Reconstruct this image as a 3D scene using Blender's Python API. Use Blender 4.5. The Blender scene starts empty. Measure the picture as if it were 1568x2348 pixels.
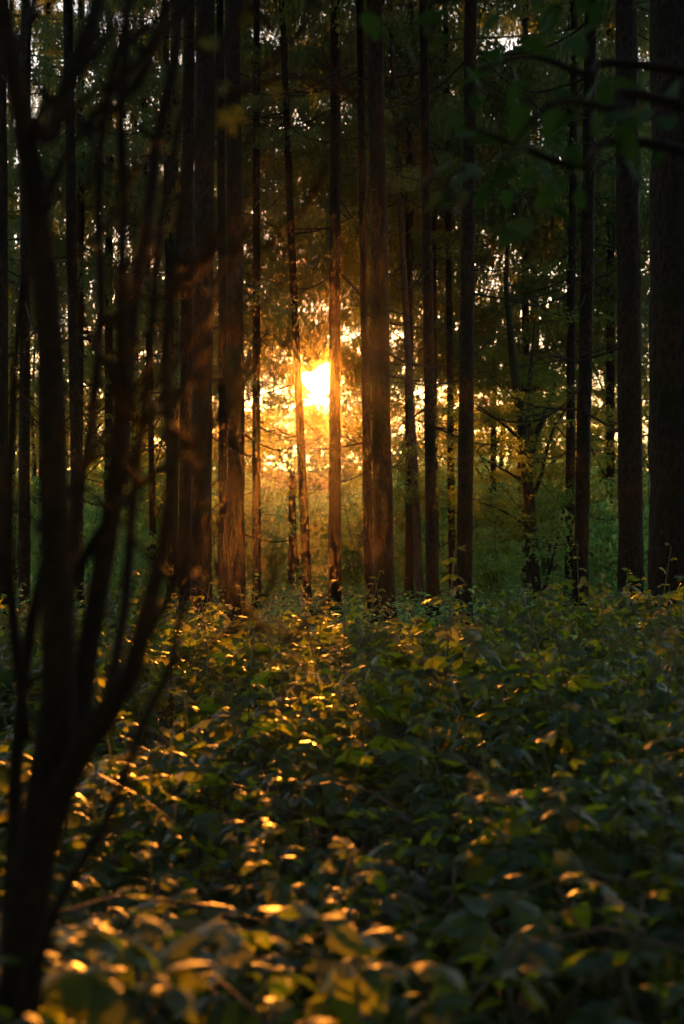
import bpy, math, random
import numpy as np
from mathutils import Vector, Matrix

# ------------------------------------------------------------------ camera, sky, sun, exposure
scn = bpy.context.scene
COL = scn.collection
RNG = np.random.default_rng(11)
random.seed(11)
F, CX, CY, EYE = 3259.0, 784.0, 1173.5, 1.6          # 50 mm lens, eye height, level view
cam_d = bpy.data.cameras.new('camera')
cam = bpy.data.objects.new('camera', cam_d); COL.objects.link(cam)
cam.location = (0, 0, EYE); cam.rotation_euler = (math.radians(90), 0, 0)
cam_d.sensor_fit = 'VERTICAL'; cam_d.sensor_height = 36; cam_d.lens = 50
cam_d.clip_start = 0.05; cam_d.clip_end = 2000
cam_d.dof.use_dof = True; cam_d.dof.focus_distance = 12.0; cam_d.dof.aperture_fstop = 2.6
scn.camera = cam

SUN_EL = math.atan((CY - 872) / F)
SUN_AZ = math.atan((733 - CX) / F)                    # from +Y towards +X
SUN_DIR = Vector((math.sin(SUN_AZ) * math.cos(SUN_EL), math.cos(SUN_AZ) * math.cos(SUN_EL), math.sin(SUN_EL)))

world = bpy.data.worlds.new('World'); scn.world = world; world.use_nodes = True
nt = world.node_tree; nt.nodes.clear()
def N(tree, typ, **kw):
    n = tree.nodes.new(typ)
    for k, v in kw.items(): setattr(n, k, v)
    return n
sky = N(nt, 'ShaderNodeTexSky', sky_type='NISHITA', sun_disc=False)
sky.sun_elevation = SUN_EL; sky.sun_rotation = SUN_AZ
sky.air_density = 1.0; sky.dust_density = 0.35; sky.ozone_density = 1.5
bg = N(nt, 'ShaderNodeBackground'); bg.inputs['Strength'].default_value = 0.15
warm = N(nt, 'ShaderNodeMixRGB', blend_type='MULTIPLY'); warm.inputs[0].default_value = 1; warm.inputs[2].default_value = (1.03, .93, .90, 1)   # evening tint of the whole sky
nt.links.new(sky.outputs[0], warm.inputs[1]); nt.links.new(warm.outputs[0], bg.inputs['Color'])
# the sun itself with its bright aureole, seen where the sun stands
tc = N(nt, 'ShaderNodeTexCoord')
dot = N(nt, 'ShaderNodeVectorMath', operation='DOT_PRODUCT'); dot.inputs[1].default_value = SUN_DIR
nt.links.new(tc.outputs['Generated'], dot.inputs[0])
def aureole(power, strength, color):
    p = N(nt, 'ShaderNodeMath', operation='POWER', use_clamp=True); p.inputs[1].default_value = power
    nt.links.new(dot.outputs['Value'], p.inputs[0])
    m = N(nt, 'ShaderNodeMath', operation='MULTIPLY'); m.inputs[1].default_value = strength
    nt.links.new(p.outputs[0], m.inputs[0])
    b = N(nt, 'ShaderNodeBackground'); b.inputs['Color'].default_value = (*color, 1)
    nt.links.new(m.outputs[0], b.inputs['Strength'])
    return b
shaders = [bg, aureole(140000, 60.0, (1, .6, .2)), aureole(1200, 0.5, (1, .42, .07)), aureole(60, .10, (1, .5, .14))]
acc = shaders[0]
for s in shaders[1:]:
    a = N(nt, 'ShaderNodeAddShader')
    nt.links.new(acc.outputs[0], a.inputs[0]); nt.links.new(s.outputs[0], a.inputs[1]); acc = a
wo = N(nt, 'ShaderNodeOutputWorld'); nt.links.new(acc.outputs[0], wo.inputs['Surface'])

sun_d = bpy.data.lights.new('sun', 'SUN'); sun_d.energy = 4.3; sun_d.angle = math.radians(0.55)
sun_d.color = (1.0, 0.31, 0.03)
sun = bpy.data.objects.new('sun', sun_d); COL.objects.link(sun)
sun.rotation_euler = SUN_DIR.to_track_quat('Z', 'Y').to_euler()
sun.location = SUN_DIR * 60

vs = scn.view_settings
vs.view_transform = 'Standard'; vs.look = 'None'; vs.exposure = 2.1; vs.gamma = 1.0; vs.use_curve_mapping = False
cy = scn.cycles
cy.max_bounces = 8; cy.diffuse_bounces = 6; cy.glossy_bounces = 2; cy.transmission_bounces = 6
cy.use_adaptive_sampling = True; cy.adaptive_threshold = .02; cy.volume_bounces = 0; cy.transparent_max_bounces = 4
cy.sample_clamp_indirect = 4.0; cy.use_denoising = True
cy.caustics_reflective = False; cy.caustics_refractive = False

# ------------------------------------------------------------------ helpers
def P(px, py, d):
    """A point at depth d metres along the view, from its place in the 1568 px wide picture."""
    return Vector(((px - CX) / F * d, d, EYE - (py - CY) / F * d))

def vnoise(x, y, seed=0):
    """cheap smooth noise, -1..1, numpy friendly"""
    s = seed * 12.9898
    return (np.sin(x * 1.31 + y * .73 + s) + np.sin(-x * .87 + y * 1.57 + 2.1 * s + 1.3) +
            np.sin(x * 2.3 - y * 2.05 + .7 * s + 4.1) * .6) / 2.6

def mk_mesh(name, V, Fc, mat, smooth=True):
    V = np.ascontiguousarray(V, np.float32); Fc = np.ascontiguousarray(Fc, np.int32)
    me = bpy.data.meshes.new(name)
    me.vertices.add(len(V)); me.vertices.foreach_set('co', V.ravel())
    me.loops.add(Fc.size); me.loops.foreach_set('vertex_index', Fc.ravel())
    me.polygons.add(len(Fc))
    me.polygons.foreach_set('loop_start', np.arange(0, Fc.size, 3, dtype=np.int32))
    me.polygons.foreach_set('use_smooth', np.full(len(Fc), smooth, bool))
    for m in (mat if isinstance(mat, (list, tuple)) else [mat]): me.materials.append(m)
    me.update(calc_edges=True); me.validate()
    return me

class Geo:
    def __init__(s): s.v = []; s.f = []; s.n = 0
    def add(s, V, Fc):
        V = np.asarray(V, float).reshape(-1, 3); Fc = np.asarray(Fc, int).reshape(-1, 3)
        s.v.append(V); s.f.append(Fc + s.n); s.n += len(V); return s
    def arr(s): return np.concatenate(s.v), np.concatenate(s.f)
    def mesh(s, name, mat, smooth=True): return mk_mesh(name, *s.arr(), mat, smooth)

def tube(pts, rad, seg=8, bark=0.0, seed=0):
    """tapered tube along pts, closed at both ends"""
    pts = np.array([tuple(p) for p in pts], float); n = len(pts)
    rad = np.broadcast_to(np.asarray(rad, float), (n,))
    tan = np.gradient(pts, axis=0); tan /= np.linalg.norm(tan, axis=1)[:, None] + 1e-9
    ref = np.array([1., 0, 0]) if abs(tan[0, 0]) < .8 else np.array([0, 1., 0])
    a = np.linspace(0, 2 * np.pi, seg, endpoint=False)
    V = []
    r = np.random.default_rng(seed)
    for i in range(n):
        u = ref - tan[i] * ref.dot(tan[i]); u /= np.linalg.norm(u); w = np.cross(tan[i], u); ref = u
        k = rad[i] * (1 + bark * r.standard_normal(seg)) if bark else rad[i] * np.ones(seg)
        V.append(pts[i] + (np.cos(a) * k)[:, None] * u + (np.sin(a) * k)[:, None] * w)
    V = np.concatenate(V + [pts[:1], pts[-1:]])
    Fc = []
    for i in range(n - 1):
        for j in range(seg):
            p, q = i * seg + j, i * seg + (j + 1) % seg
            Fc += [(p, q, q + seg), (p, q + seg, p + seg)]
    b, t = n * seg, n * seg + 1
    for j in range(seg):
        Fc += [(b, (j + 1) % seg, j), (t, (n - 1) * seg + j, (n - 1) * seg + (j + 1) % seg)]
    return V, np.array(Fc)

def smooth_path(pts, n):
    """Catmull-Rom through the points"""
    p = np.array([tuple(q) for q in pts], float)
    if len(p) < 3: return p[0] + (p[-1] - p[0]) * np.linspace(0, 1, n)[:, None]
    e = np.vstack([2 * p[0] - p[1], p, 2 * p[-1] - p[-2]])
    t = np.linspace(0, len(p) - 1 - 1e-6, n); i = t.astype(int); f = (t - i)[:, None]
    a, b, c, d = e[i], e[i + 1], e[i + 2], e[i + 3]
    return .5 * (2 * b + (c - a) * f + (2 * a - 5 * b + 4 * c - d) * f ** 2 + (3 * b - a - 3 * c + d) * f ** 3)

def rots(yaw, pitch, roll):
    """batch of rotation matrices Rz(yaw) Rx(pitch) Ry(roll)"""
    yaw, pitch, roll = np.broadcast_arrays(np.asarray(yaw, float), pitch, roll)
    cz, sz, cx, sx, cy_, sy = np.cos(yaw), np.sin(yaw), np.cos(pitch), np.sin(pitch), np.cos(roll), np.sin(roll)
    o, l = np.zeros_like(cz), np.ones_like(cz)
    st = lambda *r: np.stack([np.stack(x, -1) for x in r], -2)
    return st((cz, -sz, o), (sz, cz, o), (o, o, l)) @ st((l, o, o), (o, cx, -sx), (o, sx, cx)) @ st((cy_, o, sy), (o, l, o), (-sy, o, cy_))

def scatter(V, Fc, R, S, T):
    """copies of one template, merged: rotations R (m,3,3), scales S (m,), places T (m,3)"""
    m = len(T)
    S = np.asarray(S, float); S = S[:, None, None] if S.ndim == 1 else S[:, None, :]
    W = np.einsum('mij,mkj->mki', R, V[None] * S) + T[:, None, :]
    G = (Fc[None] + (np.arange(m) * len(V))[:, None, None]).reshape(-1, 3)
    return W.reshape(-1, 3), G

def link(name, data=None, parent=None, loc=None, rot=None, scale=None):
    o = bpy.data.objects.new(name, data); COL.objects.link(o)
    if parent is not None: o.parent = parent
    if loc is not None: o.location = loc
    if rot is not None: o.rotation_euler = rot
    if scale is not None: o.scale = scale if hasattr(scale, '__len__') else (scale,) * 3
    return o

def tag(o, label=None, cat=None, group=None, kind=None):
    for k, v in (('label', label), ('category', cat), ('group', group), ('kind', kind)):
        if v: o[k] = v
    return o

# ------------------------------------------------------------------ materials
def new_mat(name):
    m = bpy.data.materials.new(name); m.use_nodes = True; m.node_tree.nodes.clear(); return m, m.node_tree
def ramp(t, c0, c1, p0=0.0, p1=1.0):
    r = N(t, 'ShaderNodeValToRGB'); e = r.color_ramp.elements
    e[0].position, e[0].color = p0, (*c0, 1); e[1].position, e[1].color = p1, (*c1, 1); return r

def bark_mat(name, c0, c1, scale=(9, 9, 3), bump=.8, moss=None):
    m, t = new_mat(name)
    tcn = N(t, 'ShaderNodeTexCoord'); mp = N(t, 'ShaderNodeMapping'); mp.inputs['Scale'].default_value = scale
    t.links.new(tcn.outputs['Object'], mp.inputs[0])
    nz = N(t, 'ShaderNodeTexNoise'); nz.inputs['Scale'].default_value = 3; nz.inputs['Detail'].default_value = 7
    nz.inputs['Roughness'].default_value = .65
    vo = N(t, 'ShaderNodeTexVoronoi'); vo.inputs['Scale'].default_value = 4.5
    for n in (nz, vo): t.links.new(mp.outputs[0], n.inputs['Vector'])
    mul = N(t, 'ShaderNodeMath', operation='MULTIPLY'); t.links.new(nz.outputs[0], mul.inputs[0]); t.links.new(vo.outputs['Distance'], mul.inputs[1])
    r = ramp(t, c0, c1, .05, .45); t.links.new(mul.outputs[0], r.inputs[0])
    col = r.outputs[0]
    if moss:
        n2 = N(t, 'ShaderNodeTexNoise'); n2.inputs['Scale'].default_value = 1.3; n2.inputs['Detail'].default_value = 5
        t.links.new(tcn.outputs['Object'], n2.inputs['Vector'])
        r2 = ramp(t, (0, 0, 0), (1, 1, 1), .5, .68); t.links.new(n2.outputs[0], r2.inputs[0])
        mx = N(t, 'ShaderNodeMixRGB'); mx.inputs[2].default_value = (*moss, 1)
        t.links.new(r2.outputs[0], mx.inputs[0]); t.links.new(col, mx.inputs[1]); col = mx.outputs[0]
    b = N(t, 'ShaderNodeBump'); b.inputs['Strength'].default_value = bump; b.inputs['Distance'].default_value = .03
    t.links.new(mul.outputs[0], b.inputs['Height'])
    p = N(t, 'ShaderNodeBsdfPrincipled'); p.inputs['Roughness'].default_value = .85; p.inputs['Specular IOR Level'].default_value = .06
    t.links.new(col, p.inputs['Base Color']); t.links.new(b.outputs[0], p.inputs['Normal'])
    o = N(t, 'ShaderNodeOutputMaterial'); t.links.new(p.outputs[0], o.inputs[0]); return m

def leaf_mat(name, c0, c1, t0, t1, mix=.45, rough=.45, spec=.4, veins=False, per='island'):
    """leaf: reflects c0..c1, lets through t0..t1 (varied leaf by leaf)"""
    m, t = new_mat(name)
    if per == 'island':
        g = N(t, 'ShaderNodeNewGeometry'); rnd = g.outputs['Random Per Island']
    else:
        g = N(t, 'ShaderNodeObjectInfo'); rnd = g.outputs['Random']
    r = ramp(t, c0, c1); t.links.new(rnd, r.inputs[0]); r2 = ramp(t, t0, t1); t.links.new(rnd, r2.inputs[0])
    p = N(t, 'ShaderNodeBsdfPrincipled'); p.inputs['Roughness'].default_value = rough; p.inputs['Specular IOR Level'].default_value = spec
    t.links.new(r.outputs[0], p.inputs['Base Color'])
    tr = N(t, 'ShaderNodeBsdfTranslucent'); t.links.new(r2.outputs[0], tr.inputs[0])
    if veins:
        tcn = N(t, 'ShaderNodeTexCoord'); nz = N(t, 'ShaderNodeTexNoise'); nz.inputs['Scale'].default_value = 60; nz.inputs['Detail'].default_value = 3
        t.links.new(tcn.outputs['Object'], nz.inputs['Vector'])
        b = N(t, 'ShaderNodeBump'); b.inputs['Strength'].default_value = .5; b.inputs['Distance'].default_value = .004
        t.links.new(nz.outputs[0], b.inputs['Height']); t.links.new(b.outputs[0], p.inputs['Normal'])
    mx = N(t, 'ShaderNodeMixShader'); mx.inputs[0].default_value = mix
    t.links.new(p.outputs[0], mx.inputs[1]); t.links.new(tr.outputs[0], mx.inputs[2])
    o = N(t, 'ShaderNodeOutputMaterial'); t.links.new(mx.outputs[0], o.inputs[0]); return m

M = {}
M['spruce_bark'] = bark_mat('spruce_bark', (.008, .006, .005), (.030, .022, .017), (5.5, 5.5, 2.6), 1.0, moss=(.010, .014, .005))
M['pale_bark'] = bark_mat('pale_bark', (.028, .021, .019), (.085, .066, .058), (7, 7, 3), .7)
M['beech_bark'] = bark_mat('beech_bark', (.016, .013, .011), (.045, .038, .032), (5, 5, 2), .5, moss=(.035, .05, .015))
M['shrub_bark'] = bark_mat('shrub_bark', (.010, .008, .006), (.026, .020, .015), (30, 30, 12), .5)
M['dead_wood'] = bark_mat('dead_wood', (.018, .014, .011), (.05, .042, .034), (25, 25, 25), .4)
M['needles'] = leaf_mat('needles', (.065, .12, .036), (.11, .17, .05), (.14, .20, .03), (.26, .30, .045), .38, .55, .3)
M['beech_leaf'] = leaf_mat('beech_leaf', (.05, .10, .022), (.085, .16, .035), (.18, .26, .025), (.34, .42, .04), .5, .5, .35)
M['bush_leaf'] = leaf_mat('bush_leaf', (.05, .14, .045), (.12, .26, .08), (.20, .46, .10), (.42, .74, .17), .52, .5, .35)
M['far_leaf'] = leaf_mat('far_leaf', (.035, .08, .028), (.09, .16, .05), (.06, .12, .03), (.14, .22, .05), .25, .6, .2)
M['bramble_leaf'] = leaf_mat('bramble_leaf', (.014, .040, .008), (.034, .072, .012), (.20, .26, .010), (.44, .44, .016), .46, .46, .24, True)
M['bramble_leaf_own'] = leaf_mat('bramble_leaf_own', (.014, .040, .008), (.034, .072, .012), (.20, .26, .010), (.44, .44, .016), .46, .46, .24, True, 'object')
M['cane'] = leaf_mat('cane', (.10, .05, .03), (.11, .09, .035), (.25, .12, .02), (.3, .2, .03), .2, .5, .4)
M['moss'] = leaf_mat('moss', (.03, .055, .012), (.06, .09, .02), (.05, .09, .01), (.08, .12, .015), .25, .9, .1)

def ground_mat():
    m, t = new_mat('forest_floor')
    tcn = N(t, 'ShaderNodeTexCoord')
    n1 = N(t, 'ShaderNodeTexNoise'); n1.inputs['Scale'].default_value = .5; n1.inputs['Detail'].default_value = 6
    n2 = N(t, 'ShaderNodeTexNoise'); n2.inputs['Scale'].default_value = 25; n2.inputs['Detail'].default_value = 4
    for n in (n1, n2): t.links.new(tcn.outputs['Object'], n.inputs['Vector'])
    r = ramp(t, (.045, .032, .02), (.04, .06, .02), .42, .6); t.links.new(n1.outputs[0], r.inputs[0])
    r2 = ramp(t, (.4, .4, .4), (1.4, 1.3, 1.2), .3, .7); t.links.new(n2.outputs[0], r2.inputs[0])
    mx = N(t, 'ShaderNodeMixRGB', blend_type='MULTIPLY'); mx.inputs[0].default_value = 1
    t.links.new(r.outputs[0], mx.inputs[1]); t.links.new(r2.outputs[0], mx.inputs[2])
    b = N(t, 'ShaderNodeBump'); b.inputs['Strength'].default_value = .8; b.inputs['Distance'].default_value = .05
    t.links.new(n2.outputs[0], b.inputs['Height'])
    p = N(t, 'ShaderNodeBsdfPrincipled'); p.inputs['Roughness'].default_value = .95
    t.links.new(mx.outputs[0], p.inputs['Base Color']); t.links.new(b.outputs[0], p.inputs['Normal'])
    o = N(t, 'ShaderNodeOutputMaterial'); t.links.new(p.outputs[0], o.inputs[0]); return m
M['ground'] = ground_mat()

# ------------------------------------------------------------------ ground
def gz(x, y):
    x = np.asarray(x, float); y = np.asarray(y, float)
    dip = -4.0 * np.clip((y - 24) / 56, 0, 1) ** 1.3
    hill = 12.0 * np.clip((y - 95) / 125, 0, 1) ** 1.2
    return dip + hill + .06 * vnoise(x * .9, y * .9, 3) + .35 * np.clip((y - 15) / 30, 0, 1) * vnoise(x * .16, y * .16, 5)
ys = np.concatenate([np.linspace(-40, 0, 14), np.linspace(.5, 30, 90), np.linspace(31, 245, 90)])
xs = np.concatenate([np.linspace(-130, -16, 30), np.linspace(-15, 15, 80), np.linspace(16, 130, 30)])
gx, gy = np.meshgrid(xs, ys); V = np.stack([gx, gy, gz(gx, gy)], -1).reshape(-1, 3)
nx = len(xs); ii, jj = np.meshgrid(np.arange(len(ys) - 1), np.arange(nx - 1), indexing='ij'); q = (ii * nx + jj).ravel()
Fg = np.concatenate([np.stack([q, q + 1, q + nx + 1], 1), np.stack([q, q + nx + 1, q + nx], 1)])
tag(link('ground', mk_mesh('ground', V, Fg, M['ground'])), kind='structure')

# ------------------------------------------------------------------ spruce parts (templates)
def twig_template(n=7, seed=0):
    """hanging twig of length 1 along -Z: pairs of needle tufts"""
    r = np.random.default_rng(seed); V = []; Fc = []
    for i in range(n):
        z = -i / n
        for s in range(2):
            a = r.uniform(0, 6.28); w = r.uniform(.07, .125) * (1 - .35 * i / n)
            d = np.array([math.cos(a), math.sin(a), 0])
            k = len(V)
            V += [np.array([0, 0, z]), d * w + [0, 0, z - .10 - r.uniform(0, .08)], np.array([0, 0, z - .20]) + d * .012]
            Fc.append((k, k + 1, k + 2))
    return np.array(V), np.array(Fc)
TWIGS = [twig_template(5, s) for s in range(3)]

def bough(seed, length=2.6, droop=.35, dense=1.0):
    """leafy spruce bough along +Y, sagging, with curtains of hanging twigs"""
    r = np.random.default_rng(seed); g = Geo(); TT = []; SS = []; RR = []
    t = np.linspace(0, 1, 9)
    ax = np.stack([.08 * length * np.sin(t * 3 + r.uniform(0, 6)) * t, t * length, -droop * length * (t ** 1.1) + .30 * droop * length * t ** 4], 1)
    g.add(*tube(ax, np.linspace(.022, .005, 9), 4))
    ns = int(15 * dense * length / 2.6)
    for i in range(ns):
        f = .10 + .9 * (i + r.uniform(0, .8)) / ns
        base = np.array([np.interp(f, t, ax[:, k]) for k in range(3)])
        for side in (-1, 1):
            if r.random() < .15: continue
            L = (.28 + .5 * math.sin(math.pi * min(1, f * .9 + .08))) * r.uniform(.6, 1.15) * length / 2.6
            yaw = r.uniform(.5, 1.1)
            tip = base + np.array([side * L * math.sin(yaw), L * math.cos(yaw), -L * r.uniform(.15, .6)])
            nt_ = max(3, int(L / .10))
            u = (np.arange(nt_) + r.random(nt_)) / nt_
            TT.append(base + (tip - base) * u[:, None]); SS.append(r.uniform(.26, .62, nt_) * (1.15 - .5 * u))
            RR.append(rots(r.uniform(0, 6.28, nt_), r.uniform(-.35, .55, nt_), r.uniform(-.4, .4, nt_)))
    T = np.concatenate(TT); S = np.concatenate(SS); R = np.concatenate(RR)
    pick = r.integers(0, 3, len(T))
    for k in range(3):
        m = pick == k
        g.add(*scatter(*TWIGS[k], R[m], S[m], T[m]))
    return g.arr()
BOUGHS = [bough(100 + i, 2.6, d, 1.0) for i, d in enumerate((.22, .38, .5, .3))]

def crown_mesh(name, height, reach, n, seed):
    """crown from z=0 up: boughs in loose whorls, longest a little above the base"""
    r = np.random.default_rng(seed); g = Geo()
    f = np.sort(r.random(n)) ** 1.15
    prof = np.where(f < .12, .65 + f * 3, np.interp(f, [.12, 1], [1.0, .06]))
    pick = r.integers(0, len(BOUGHS), n)
    yaw = np.arange(n) * 2.399 + r.normal(0, .5, n)
    for k in range(len(BOUGHS)):
        m = pick == k
        R = rots(yaw[m], np.interp(f[m], [0, 1], [-.12, .5]) + r.normal(0, .12, m.sum()), r.normal(0, .1, m.sum()))
        s = reach / 2.6 * prof[m] * r.uniform(.7, 1.15, m.sum())
        g.add(*scatter(*BOUGHS[k], R, s, np.stack([0 * f[m], 0 * f[m], f[m] * height], 1)))
    return g.mesh(name, M['needles'], False)
CROWNS = [crown_mesh('crown', 14, 3.2, 50, 1), crown_mesh('crown', 15, 3.6, 56, 2), crown_mesh('crown', 12, 3.0, 48, 3), crown_mesh('crown', 14, 2.6, 40, 4), crown_mesh('crown', 12, 2.0, 24, 5)]
LOW_BOUGHS = [mk_mesh('bough', *b, M['needles'], False) for b in BOUGHS]

def dead_branch(seed):
    """bare branch along +Y: sags, some curl up; kinked, forked, often snapped"""
    r = np.random.default_rng(seed); g = Geo()
    t = np.linspace(0, 1, 12); sag = r.uniform(.02, .34); up = r.choice([0, .1, .25, .5]); bend = r.normal(0, .18)
    kink = np.cumsum(r.normal(0, .018, (12, 3)), 0) * t[:, None]
    ax = np.stack([bend * t ** 2, t, -sag * np.sin(t * 1.9) + up * t ** 3.2], 1) + kink * [1, .3, 1]
    g.add(*tube(ax, np.interp(t, [0, .15, 1], [.016, .010, r.choice([.002, .005])]), 5))
    for i in range(r.integers(5, 13)):
        f = r.uniform(.2, .97); b = np.array([np.interp(f, t, ax[:, k]) for k in range(3)])
        L = r.uniform(.08, .42) * (1.15 - f * .6); s = r.choice([-1, 1]); a = r.uniform(.4, 1.2)
        d = np.array([s * math.sin(a), math.cos(a), r.uniform(-.6, .3)]); m = b + d * L * .5 + r.normal(0, .03, 3)
        e = b + d * L + [0, 0, r.uniform(-.08, .08)]
        g.add(*tube([b, m, e], [.0045, .003, .0012], 4))
        if r.random() < .6: g.add(*tube([m, m + r.normal(0, .07, 3) + d * L * .3], [.0025, .001], 3))
    return g.mesh('branch', M['dead_wood'])
DEAD = [dead_branch(s) for s in range(24)]

def trunk_mesh(pts, r0, r1, seed, mat, flare=.45, seg=14, n=46):
    path = smooth_path(pts, n); t = np.linspace(0, 1, n)
    path[1:-1, :2] += np.stack([vnoise(t[1:-1] * 9, seed, 1), vnoise(t[1:-1] * 9, seed, 2)], 1) * r0 * .10
    h = path[:, 2] - path[0, 2]
    rad = np.interp(t, [0, 1], [r0, r1]) * (1 + flare * np.exp(-h / (r0 * 1.6)))
    return mk_mesh('trunk', *tube(path, rad, seg, .04, seed), mat)

def spruce(label, pxb, pxt, pyt, wb, wt, d, crown_at, cm, ndead, seed, mat='spruce_bark', group='tall spruces in the near row', top=None, zdead=(1.2, 9.0), ctilt=1.0, cat='tree'):
    """pxb: where the trunk meets the ground, (pxt, pyt): a point higher on its axis, wb/wt: widths there"""
    r = np.random.default_rng(seed)
    if 'near row' in group: crown_at += 0.9
    bx = (pxb - CX) / F * d; z0 = float(gz(bx, d)) - .08
    up = P(pxt, pyt, d); sl = (up.x - bx) / (up.z - z0)
    H = top or r.uniform(22, 26)
    r0 = wb / F * d / 2; ru = wt / F * d / 2
    taper = max((r0 - ru) / max(up.z - z0, 1), .002)
    r1 = max(r0 - taper * H * .8, .03) if r0 > .06 else .02
    dy = r.normal(0, .012)
    def axis(h): return Vector((sl * h, dy * h, h))
    root = tag(link('spruce_tree', None, None, (bx, d, z0)), label, cat, group)
    link('trunk', trunk_mesh([axis(h) for h in (0, up.z - z0, H * .75, H)], r0, r1, seed, M[mat]), root)
    for k in range(ndead):
        h = r.uniform(*zdead); L = r.uniform(.35, 1.75) * (1.1 if h > 3 else .7)
        link('branch', DEAD[r.integers(len(DEAD))], root, axis(h), (r.normal(-.05, .18), r.normal(0, .2), r.uniform(0, 6.283)), (L, L, L * r.uniform(.7, 1.3)))
    if cm is not None:
        s = (H - crown_at) / 14
        link('crown', CROWNS[cm], root, axis(crown_at), (math.atan(dy) * -1, math.atan(sl), r.uniform(0, 6.283)), (ctilt, ctilt, s))
    return root

# near row: measured trunk by trunk
spruce('thick dark spruce trunk left of the sun with a thinner trunk against its left side', 462, 466, 100, 50, 46, 17.5, 9.2, 0, 12, 21)
spruce('spruce trunk half hidden behind the left edge of a thick dark trunk', 425, 433, 300, 34, 26, 19.5, 9.8, 2, 8, 22)
spruce('spruce trunk standing right of the thick dark pair, left of the sun', 543, 536, 400, 42, 37, 18.5, 9.0, 1, 16, 23)
spruce('thin spruce trunk close behind the left edge of the next trunk, left of the sun', 513, 508, 600, 24, 17, 23, 10.5, 2, 10, 24)
spruce('spruce trunk crossing the right rim of the setting sun', 767, 768, 400, 29, 24, 22, 10.4, 3, 22, 25)
spruce('slim leaning spruce trunk just left of the sun', 707, 672, 600, 21, 14, 24, 9.5, 3, 18, 26, top=17)
spruce('thick straight spruce trunk right of the sun, widest of the middle', 881, 862, 100, 48, 34, 19.5, 9.4, 1, 18, 27)
spruce('thin spruce trunk touching the left side of the thick middle trunk', 847, 829, 300, 22, 17, 22.5, 10.2, 3, 14, 28)
spruce('slender spruce trunk in front of the bright gap right of the sun', 993, 972, 80, 27, 18, 21, 9.8, 2, 26, 29)
spruce('very thin spruce trunk between two darker trunks right of the sun', 1038, 1030, 700, 18, 13, 28, 12.5, 3, 14, 30)
spruce('dark spruce trunk at the right edge of the bright gap', 1062, 1078, 100, 38, 27, 19.5, 9.3, 0, 20, 31)
spruce('slim leaning spruce trunk behind low boughs right of the thick middle trunk', 965, 935, 800, 20, 14, 26, 6.2, 3, 10, 32, 'pale_bark', top=15)
spruce('spruce trunk with many upcurved dead branches, third from the right edge', 1330, 1346, 450, 36, 29, 20, 9.0, 1, 34, 33)
spruce('thin spruce trunk just left of the one with upcurved dead branches', 1304, 1309, 700, 23, 19, 25, 11.0, 2, 16, 34)
spruce('broad dark spruce trunk second from the right edge', 1445, 1441, 60, 60, 48, 17, 8.8, 0, 22, 35)
spruce('massive black spruce trunk filling the right edge', 1541, 1541, 60, 112, 104, 13.5, 10.5, 1, 5, 36)
spruce('tall slim spruce trunk behind the shrub stems at the left', 182, 158, 100, 28, 18, 21, 9.6, 1, 18, 37)
spruce('spruce trunk near the left edge, between the edge trunk and the shrub', 56, 58, 500, 29, 24, 21, 9.8, 2, 16, 38)
spruce('dark spruce trunk cut by the left edge', 4, 2, 500, 36, 30, 19, 9.0, 0, 12, 39)
spruce('very thin far spruce trunk seen between the shrub stems', 354, 340, 650, 16, 12, 30, 12.5, 3, 14, 40)
spruce('thin spruce trunk low behind the right shrub stem', 396, 388, 750, 23, 16, 26, 10.5, 2, 12, 41)
spruce('thin far trunk beside the left edge with a pale green rim', 32, 30, 700, 11, 9, 35, 13, 3, 8, 42)

# deeper rows
def far_spruce(px, d, base, cm, seed, label, s=1.0, wb=.2, ndead=5):
    w = wb * F / d
    return spruce(label, px, px + random.uniform(-4, 4), 500, w, w * .75, d, base, cm, ndead, seed, group='spruces in the deeper rows', top=base + 14 * s, zdead=(2, max(base, 3)), ctilt=s)
FAR = [(-60, 27, 6.5, 1), (100, 31, 6.0, 0), (180, 29, 6.5, 2), (310, 38, 6.4, 1), (20, 42, 6.0, 1), (425, 42, 7.0, 0),
       (541, 34, 6.0, 2), (548, 58, 8.4, 2), (549, 46, 7.4, 1), (768, 36, 8.4, 2), (874, 50, 7.6, 1), (771, 60, 11, 0), (856, 34, 7.4, 0), (528, 27, 5.0, 4), (838, 44, 5.6, 4), (852, 52, 7.4, 4),
       (990, 50, 7.6, 0), (1066, 40, 6.6, 1), (1068, 31, 7.6, 0), (1222, 38, 6.8, 1), (1400, 30, 6.4, 2), (1336, 44, 6.6, 1),
       (1450, 36, 6.2, 0), (1580, 29, 6.0, 1), (1660, 40, 5.5, 0), (250, 30, 8.2, 0), (1206, 33, 8.6, 1), (994, 28, 8.7, 2), (398, 30, 8.0, 1), (1450, 34, 8.4, 0), (118, 36, 8.4, 2), (1306, 28, 8.2, 1), (536, 27, 8.8, 0), (880, 27, 8.9, 1), (772, 33, 10.2, 2), (1060, 62, 9.5, 2)]
for i, (px, d, b, cm) in enumerate(FAR):
    if d > 42: d2 = 36 + (d - 42) * .3; b = EYE + (b - EYE) * d2 / d; d = d2            # the spruces end at the edge of the open hollow
    side = 'left of the sun' if px < 600 else ('around the sun' if px < 960 else 'right of the sun')
    far_spruce(px, d, b, cm, 200 + i, f'spruce with drooping boughs in the deeper rows {side}', random.uniform(.95, 1.25))

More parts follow.
